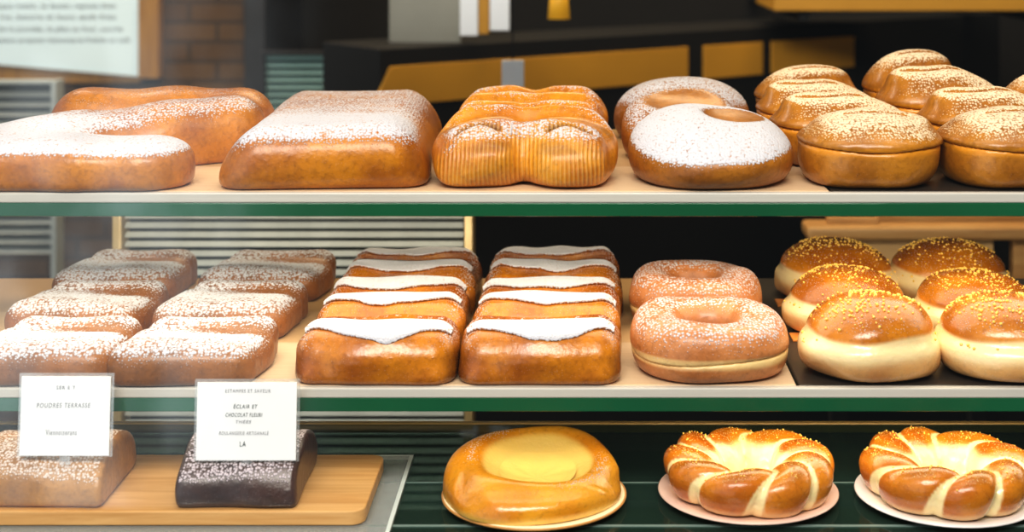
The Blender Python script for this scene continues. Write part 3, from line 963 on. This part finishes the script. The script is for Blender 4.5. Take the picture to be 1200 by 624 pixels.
def f_cust():
    w = wob(31, .0012, 40)
    def tw(x, y): 
        a = np.arctan2(y, x); r = np.sqrt(x * x + y * y)
        return np.sin(3 * a - 60 * r + .6)
    def outer(x, y, z):
        zz = z - .16 * y * sstep(0, .03, z)
        return sell(x, y, zz, (0, 0, .012), (.0745, .0735, .030), (2.3, 2.3, 3.0))
    def bowl(x, y, z):
        zz = z - .16 * y
        return sell(x, y, zz, (.004, .002, .044), (.051, .047, .030), (2.2, 2.2, 2))
    def f(x, y, z):
        d = outer(x, y, z)
        u = tw(x, y)
        cre = sstep(.55, .98, u)
        d = d + .0012 * cre * sstep(.008, .02, z) * sstep(.060, .068, np.sqrt(x * x + y * y))
        return smax(d, -bowl(x, y, z), .010) + w(x, y, z)
    def at(x, y, z, N):
        b = bowl(x, y, z)
        r = np.sqrt(x * x + y * y)
        p = sstep(.004, -.003, b) * 0 + sstep(.041, .026, z - .16 * y) * sstep(.004, .0, b)
        low = sstep(.014, .002, z) * .7 * sstep(.04, .06, r)
        s = .50 * np.exp(-((b - .006) / .004) ** 2) * sstep(-.3, .5, np.sin(np.arctan2(y, x) * 2 + 2.6))
        dk = .14 * sstep(.6, .98, tw(x, y)) * sstep(.055, .065, r)
        return dict(pale=np.maximum(p, low), sugar=s, dark=dk)
    return f, bowl, at
f, bowl, at = f_cust()
cb = thing('custard_bun', 'round glossy twisted bun with a wide yellow custard hollow on the gold-brown plate', 'bun', (bx(625, .0278), .0278, PZ))
cb.scale = (.895, .895, .895)
link('bun_body', blob('bun_body', f, (-.088, -.088, 0), (.088, .088, .065), .0026, at), M['cus'], cb)
# custard lining the hollow: a thin dish
nR, nA = 14, 56
V = []; Fc = []
for i in range(nR + 1):
    for j in range(nA):
        rr = i / nR * .68; a = 2 * math.pi * j / nA
        x = .004 + .051 * rr * math.cos(a); y = .002 + .047 * rr * math.sin(a)
        z = .044 + .16 * y - .030 * math.sqrt(max(0, 1 - rr ** 2.2)) + .0010 + .0006 * math.sin(9 * a + 5 * rr) * rr
        V.append((x, y, z))
for i in range(nR):
    for j in range(nA):
        k = (j + 1) % nA
        Fc.append((i * nA + j, (i + 1) * nA + j, (i + 1) * nA + k, i * nA + k))
q = link('custard', to_mesh('custard', V, Fc, dict(pale=[1.0 - .0 * max(0, (math.hypot((v[0] - .004) / .051, (v[1] - .002) / .047) - .45) / .3) for v in V], sugar=[0] * len(V), dark=[0] * len(V), stripe=[0] * len(V))), M['cus'], cb); q['label'] = 'pale yellow custard hollow'

def wreath_mesh(name, N_, R, r0, hz, seed, ph):
    w = wob(seed, .0012, 40)
    def bb(x, y, z):
        th = np.arctan2(y, x); rho = np.sqrt(x * x + y * y) - R - .30 * (z - .016)
        phi = np.arctan2((z - hz * .42) / hz, rho / r0)
        # a little unevenness between the segments
        tt = N_ * th + .7 * np.sin(th * 2 + ph) - 1.2 * np.sin(phi) + 1.5 * np.cos(phi) + ph
        return np.abs(np.sin(tt / 2)), phi
    def f(x, y, z):
        rho = np.sqrt(x * x + y * y) - R - .30 * (z - .016)
        b, phi = bb(x, y, z)
        q = (np.abs(rho / r0) ** 2.2 + np.abs((z - hz * .40) / (hz * .60)) ** 2.2) ** (1 / 2.2)
        amp = .74 + .30 * b ** .6
        return (q - amp) * r0 * .9 + w(x, y, z)
    def at(x, y, z, N):
        rho = np.sqrt(x * x + y * y) - R - .30 * (z - .016)
        b, phi = bb(x, y, z)
        inner = sstep(.003, -.010, rho) * sstep(hz * .95, hz * .70, z)
        low = sstep(hz * .34, hz * .1, z) * .55
        zz = np.clip(1 - z / hz, 0, 1)
        p = np.maximum(np.maximum(sstep(.30 + .32 * zz, .10 + .25 * zz, b), inner * .8), low)
        top = sstep(.45, .85, N[:, 2])
        return dict(pale=p, sugar=.30 * top * sstep(.4, .7, b), dark=.28 * top * sstep(.75, 1, b))
    return blob(name, f, (-R - r0 - .012, -R - r0 - .012, 0), (R + r0 + .012, R + r0 + .012, hz + .016), .0026, at)
kw = lambda co, no: np.clip(no[:, 2] - .45, 0, 1) ** 1.5 * (np.hypot(co[:, 0], co[:, 1]) > .046) + 1e-9
gW = 'wreath breads on plates'
for px, Y, seed, ph, n, lab in ((877, .0365, 61, 0.6, 9, 'twisted golden wreath bread on the pinkish plate'), (1110, .0325, 67, 2.2, 8, 'twisted golden wreath bread on the white plate at the right edge')):
    me = wreath_mesh('wreath_body', n, .0500, .0255, .0385, seed, ph)
    r = thing('wreath_bread', lab, 'bread', (bx(px, Y), Y, PZ), 0, gW); r.scale = (.895, .895, .895)
    wb = link('wreath_body', me, M['wre'], r)
    q = link('sugar_pearls', pearls(me, 170, seed, kw, .0008), M['pearl'], wb); q['kind'] = 'stuff'; q['label'] = 'golden sugar pearls'

# ------------------------------------------------------------------ behind the case
# framed poster on the brick wall
Y = 2.165
fp = thing('framed_poster', 'framed white notice with grey lines of writing on the brick wall', 'poster', (bx(80, Y), Y, bz(90, Y)))
s = F / (DC + Y); cx = 80
X = lambda px: (px - cx) / s
Zp = lambda py: (90 - py) / s
sh = MB().quad_prism([(X(-60), Zp(71)), (X(165), Zp(90)), (X(165), Zp(-60)), (X(-60), Zp(-60))], .008)
shp = link('sheet', sh.mesh('sheet'), M['sheet'], fp)
fr = MB().box(X(163), X(187), -.008, .03, Zp(92), Zp(-75)).box(X(-80), X(187), -.008, .03, Zp(-62), Zp(-85)).box(X(-84), X(-60), -.008, .03, Zp(92), Zp(-75))
fr.box(X(-80), X(163), .010, .03, Zp(98), Zp(-62))
link('frame', fr.mesh('frame', .002), M['frame'], fp)
for txt, py in (('chaque matin, le levain repose bien', 7), ('Farine, beurre et bons œufs frais', 20), ('toute la journée, la pâte au four, sucrée', 34), ('la maison propose viennoiserie fraîche et café', 47)):
    me = text_mesh(txt, 6.5 / s * 1.35, 0, 1.05)
    xs = [v.co.x for v in me.vertices]; wd = {7: 150, 20: 150, 34: 158, 47: 166}[py]
    k = (wd / s) / (max(xs) - min(xs))
    for v in me.vertices: v.co.x *= k
    o = link('lettering', me, M['ink2'], shp, (X(wd / 2 - 14), -.0006, Zp(py))); o.rotation_euler = (math.pi / 2, 0, 0)

def louvre(name, label, cat, px0, px1, py0, py1, Y, pitch, mats, ang, post=None):
    s = F / (DC + Y)
    x0, x1 = bx(px0, Y), bx(px1, Y); z1, z0 = bz(py0, Y), bz(py1, Y)
    r = thing(name, label, cat, ((x0 + x1) / 2, Y, z0))
    w = (x1 - x0) / 2; H = z1 - z0
    mb = MB(); n = int(H / pitch)
    for i in range(n): mb.slat(-w + .002, w - .002, 0, pitch * (i + .5), pitch * .36, pitch * .05, ang)
    link('slats', mb.mesh('slats'), mats[0], r)
    link('backing', MB().box(-w, w, .02 + pitch * .4, .026 + pitch * .4, 0, H).mesh('backing'), mats[1], r)
    e = MB().box(w, w + .010, -.012, .03, -z0, H + .006).box(-w - .010, -w, -.012, .03, -z0, H + .006).box(-w, w, -.012, .02, H, H + .006)
    link('frame', e.mesh('frame', .001), mats[2], r)
    return r
louvre('slatted_blind', 'pale slatted blind with gilt side post behind the left half of the shelves', 'blind', 145, 545, 236, 600, .62, .0112, (M['alu'], M['slatback'], M['gold']), math.radians(38))
louvre('vent_grille', 'teal slatted vent grille beside the dark pillar', 'grille', 311, 440, 63, 420, 1.95, .0150, (M['teal'], M['slatback'], M['pillar']), math.radians(40))
louvre('slatted_shutter', 'low grey slatted shutter in front of the brick wall at the far left', 'shutter', -120, 62, 98, 300, 1.6, .018, (M['alu'], M['slatback'], M['alu']), math.radians(35))

# long ochre cupboard front, turned away to the right
cup = thing('wall_cupboard', 'long low cupboard with three ochre doors in a dark frame against the back wall', 'cupboard', (-.3136, 1.32, 0), math.atan2(.625, .807))
L = 1.13
zt, zb = 1.127, 1.062
link('frame', MB().box(-.02, L + .5, .004, .20, 0, zt + .03).mesh('frame', .003), M['dark'], cup)
for a, b, cut in ((.0, .66, 1), (.70, .86, 0), (.885, 1.13, 0)):
    pts = [(a - (.035 if cut else 0), zb), (b, zb), (b, zt), (a, zt)]
    o = link('door', MB().quad_prism(pts, .006).mesh('door', .001), M['ochre'], cup, (0, 0, 0)); o['label'] = 'ochre door panel'

# pale panel and strips near the top, solid stand-ins for reflections
def hang(name, label, cat, px0, px1, py0, py1, Y, mat, group=None, tilt=0.):
    s = F / (DC + Y)
    x0, x1 = bx(px0, Y), bx(px1, Y); z1, z0 = bz(py0, Y), bz(py1, Y)
    r = thing(name, label, cat, ((x0 + x1) / 2, Y, z0), 0, group)
    w = (x1 - x0) / 2; H = z1 - z0
    link('panel', MB().quad_prism([(-w, 0), (w, -tilt), (w, H), (-w, H)], .006).mesh('panel', .001), mat, r)
    link('cord', MB().box(-.001, .001, .002, .004, H, 2.8 - z0).mesh('cord'), M['dark'], r)
    return r
hang('reflection_panel', 'pale grey panel standing in for a reflection above the ochre cupboard', 'board', 456, 540, -60, 70, 1.45, M['grey'], tilt=.006)
hang('reflection_strip', 'white strip standing in for a reflection beside the grey panel', 'reflection strip', 539, 560, -60, 42, 1.42, M['paper'], 'strips standing in for reflections')
hang('reflection_strip', 'narrow ochre strip standing in for a reflection between the two white strips', 'reflection strip', 561, 573, -60, 40, 1.42, M['ochre'], 'strips standing in for reflections')
hang('reflection_strip', 'white strip standing in for a reflection right of the narrow ochre strip', 'reflection strip', 574, 597, -60, 36, 1.42, M['paper'], 'strips standing in for reflections')
hang('paper_card', 'small pale card hanging low in front of the ochre cupboard', 'card', 588, 614, 71, 108, 1.0, M['paper'])

# pendant lamp
Y = 1.2
pl = thing('pendant_lamp', 'small ochre pendant lamp shade hanging near the top', 'lamp', (bx(655, Y), Y, bz(22, Y)))
s = F / (DC + Y)
link('shade', lathe('shade', [(.0, .05), (10 / s, .05), (13 / s, 0), (12.3 / s, 0), (9.3 / s, .0485), (0, .0485)], 32), M['shade'], pl)
link('cord', MB().box(-.0012, .0012, -.0012, .0012, .05, 2.8 - bz(22, Y)).mesh('cord'), M['dark'], pl)
# high shelf board at top right
Y = 1.7
ws = thing('wall_shelf', 'thin ochre wall shelf board high on the back wall at top right', 'shelf', (bx(1080, Y), Y, bz(13, Y)))
w = (bx(1260, Y) - bx(915, Y)) / 2
link('board', MB().box(-w, w, 0, .3, 0, .035).mesh('board', .002), M['ochre'], ws)
link('bracket', MB().box(-w + .05, -w + .07, .02, .9, -.02, 0).mesh('bracket'), M['dark'], ws)
link('bracket', MB().box(w - .07, w - .05, .02, .9, -.02, 0).mesh('bracket'), M['dark'], ws)

# wooden counter behind the right end
Y = .86
s = F / (DC + Y)
wc = thing('service_counter', 'wooden counter rail with beige panel behind the glazed buns', 'counter', (bx(1070, Y), Y, 0))
X = lambda px: bx(px, Y) - bx(1070, Y)
link('top_board', MB().box(X(945), X(1330), -.01, .05, bz(281, Y), bz(265, Y)).mesh('top_board', .006, 3), M['counter'], wc)
link('front_panel', MB().box(X(972), X(1166), .006, .03, bz(420, Y), bz(281, Y)).mesh('front_panel', .002), M['carton'], wc)
link('upright', MB().box(X(1190), X(1330), .01, .03, bz(420, Y), bz(281, Y)).mesh('upright', .002), M['counter'], wc)
for px in (985, 1150, 1310):
    link('leg', MB().box(X(px) - .012, X(px) + .012, .006, .03, 0, bz(420, Y)).mesh('leg', .002), M['dark'], wc)
for (a, b, t, lab) in ((970, 1030, 257, 'short thin wooden board lying on the counter rail'), (1027, 1330, 250, 'long pale wooden board lying on the counter rail')):
    Yb = Y + (.012 if a == 970 else .03)
    o = link('wooden_board', MB().box(0, bx(b, Yb) - bx(a, Yb), 0, .018, 0, (262 - t) / s + .002).mesh('wooden_board', .001), M['counter'], None, (bx(a, Yb), Yb, bz(265, Y)))
    meta(o, lab, 'board', 'boards on the counter rail')
o = link('black_box', MB().box(-.012, .012, 0, .004, 0, .014).mesh('black_box', .001), M['dark'], wc, (X(1130), .002, bz(292, Y))); o.name = 'vent_slot'

# ------------------------------------------------------------------ light
def area(name, loc, rot, sx, sy, power, col, spread=math.pi):
    l = bpy.data.lights.new(name, 'AREA'); l.shape = 'RECTANGLE'; l.size = sx; l.size_y = sy; l.energy = power; l.color = col; l.spread = spread
    o = bpy.data.objects.new(name, l); C.objects.link(o); o.location = loc; o.rotation_euler = rot
    return o
area('case_top_light', (-.03, -.03, 1.575), (math.radians(8), 0, 0), 1.15, .10, 1.6, (1, .86, .68))
area('upper_shelf_light', (-.03, .160, T1 - .0205), (math.radians(4), 0, 0), 1.15, .29, 3.1, (1, .86, .66))
area('lower_shelf_light', (-.03, .03, T2 - .0205), (math.radians(10), 0, 0), 1.15, .03, .30, (1, .86, .64))
area('wreath_light', (.25, .05, T2 - .0215), (math.radians(10), 0, 0), .36, .03, .22, (1, .84, .60))
area('front_light', (-.1, -1.7, 2.7), (math.radians(50), 0, 0), 1.6, .6, 62, (1, .94, .84))
area('blind_fill', (-.33, .42, T2 - .03), (math.radians(48), 0, 0), .40, .03, .9, (1, .95, .86))  # unseen lamp added behind the case to brighten the lower slats
area('room_light', (.2, 1.5, 2.7), (0, 0, 0), 1.6, .6, 34, (1, .78, .48))
area('brick_light', (-1.3, 1.3, 2.4), (math.radians(25), 0, 0), .8, .3, 13, (1, .9, .76))

W = bpy.data.worlds.new('world'); SC.world = W; W.use_nodes = True
nt = W.node_tree; nt.nodes.clear()
class WT(NT):
    def __init__(s): s.t = nt; s.out = nt.nodes.new('ShaderNodeOutputWorld')
t = WT()
co = t.n('ShaderNodeTexCoord').outputs['Generated']
sx = t.n('ShaderNodeSeparateXYZ', i_Vector=co)
front = t.rng(sx.outputs[1], -.05, -.5)                         # street side, behind the viewer
az = t.math('DIVIDE', sx.outputs[0], t.math('MAXIMUM', t.math('MULTIPLY', sx.outputs[1], -1.), .05))
left = t.rng(az, -.14, -.34)
cm = t.n('ShaderNodeCombineXYZ', i_0=az, i_1=t.math('MULTIPLY', sx.outputs[2], .6))
nz = t.n('ShaderNodeTexNoise', i_Vector=cm.outputs[0], i_Scale=16., i_Detail=3.).outputs['Fac']
bands = t.rng(nz, .40, .60, .45, 1.25)
hi = t.rng(sx.outputs[2], .0, -.2, .6, 1.0)
stren = t.math('ADD', t.math('MULTIPLY', t.math('MULTIPLY', t.math('MULTIPLY', front, left), bands), t.math('MULTIPLY', hi, 1.4)), t.math('ADD', .03, t.math('MULTIPLY', front, .05)))
bg = t.n('ShaderNodeBackground', i_Color=(.82, .93, 1., 1))
t.set(bg.inputs['Strength'], stren)
nt.links.new(bg.outputs[0], t.out.inputs[0])

# ------------------------------------------------------------------ camera
cam = bpy.data.cameras.new('camera'); co_ = bpy.data.objects.new('camera', cam); C.objects.link(co_)
co_.location = (0, -DC, CZ); co_.rotation_euler = (math.pi / 2, 0, 0)
cam.sensor_width = 36; cam.lens = F / 1200 * 36
cam.shift_x = (600 - VX) / 1200; cam.shift_y = -(312 - VY) / 1200
cam.clip_start = .05
cam.dof.use_dof = True; cam.dof.focus_distance = DC + .1; cam.dof.aperture_fstop = 5.6
SC.camera = co_
SC.view_settings.view_transform = 'Standard'
SC.view_settings.look = 'Medium High Contrast'
SC.view_settings.exposure = 0.0
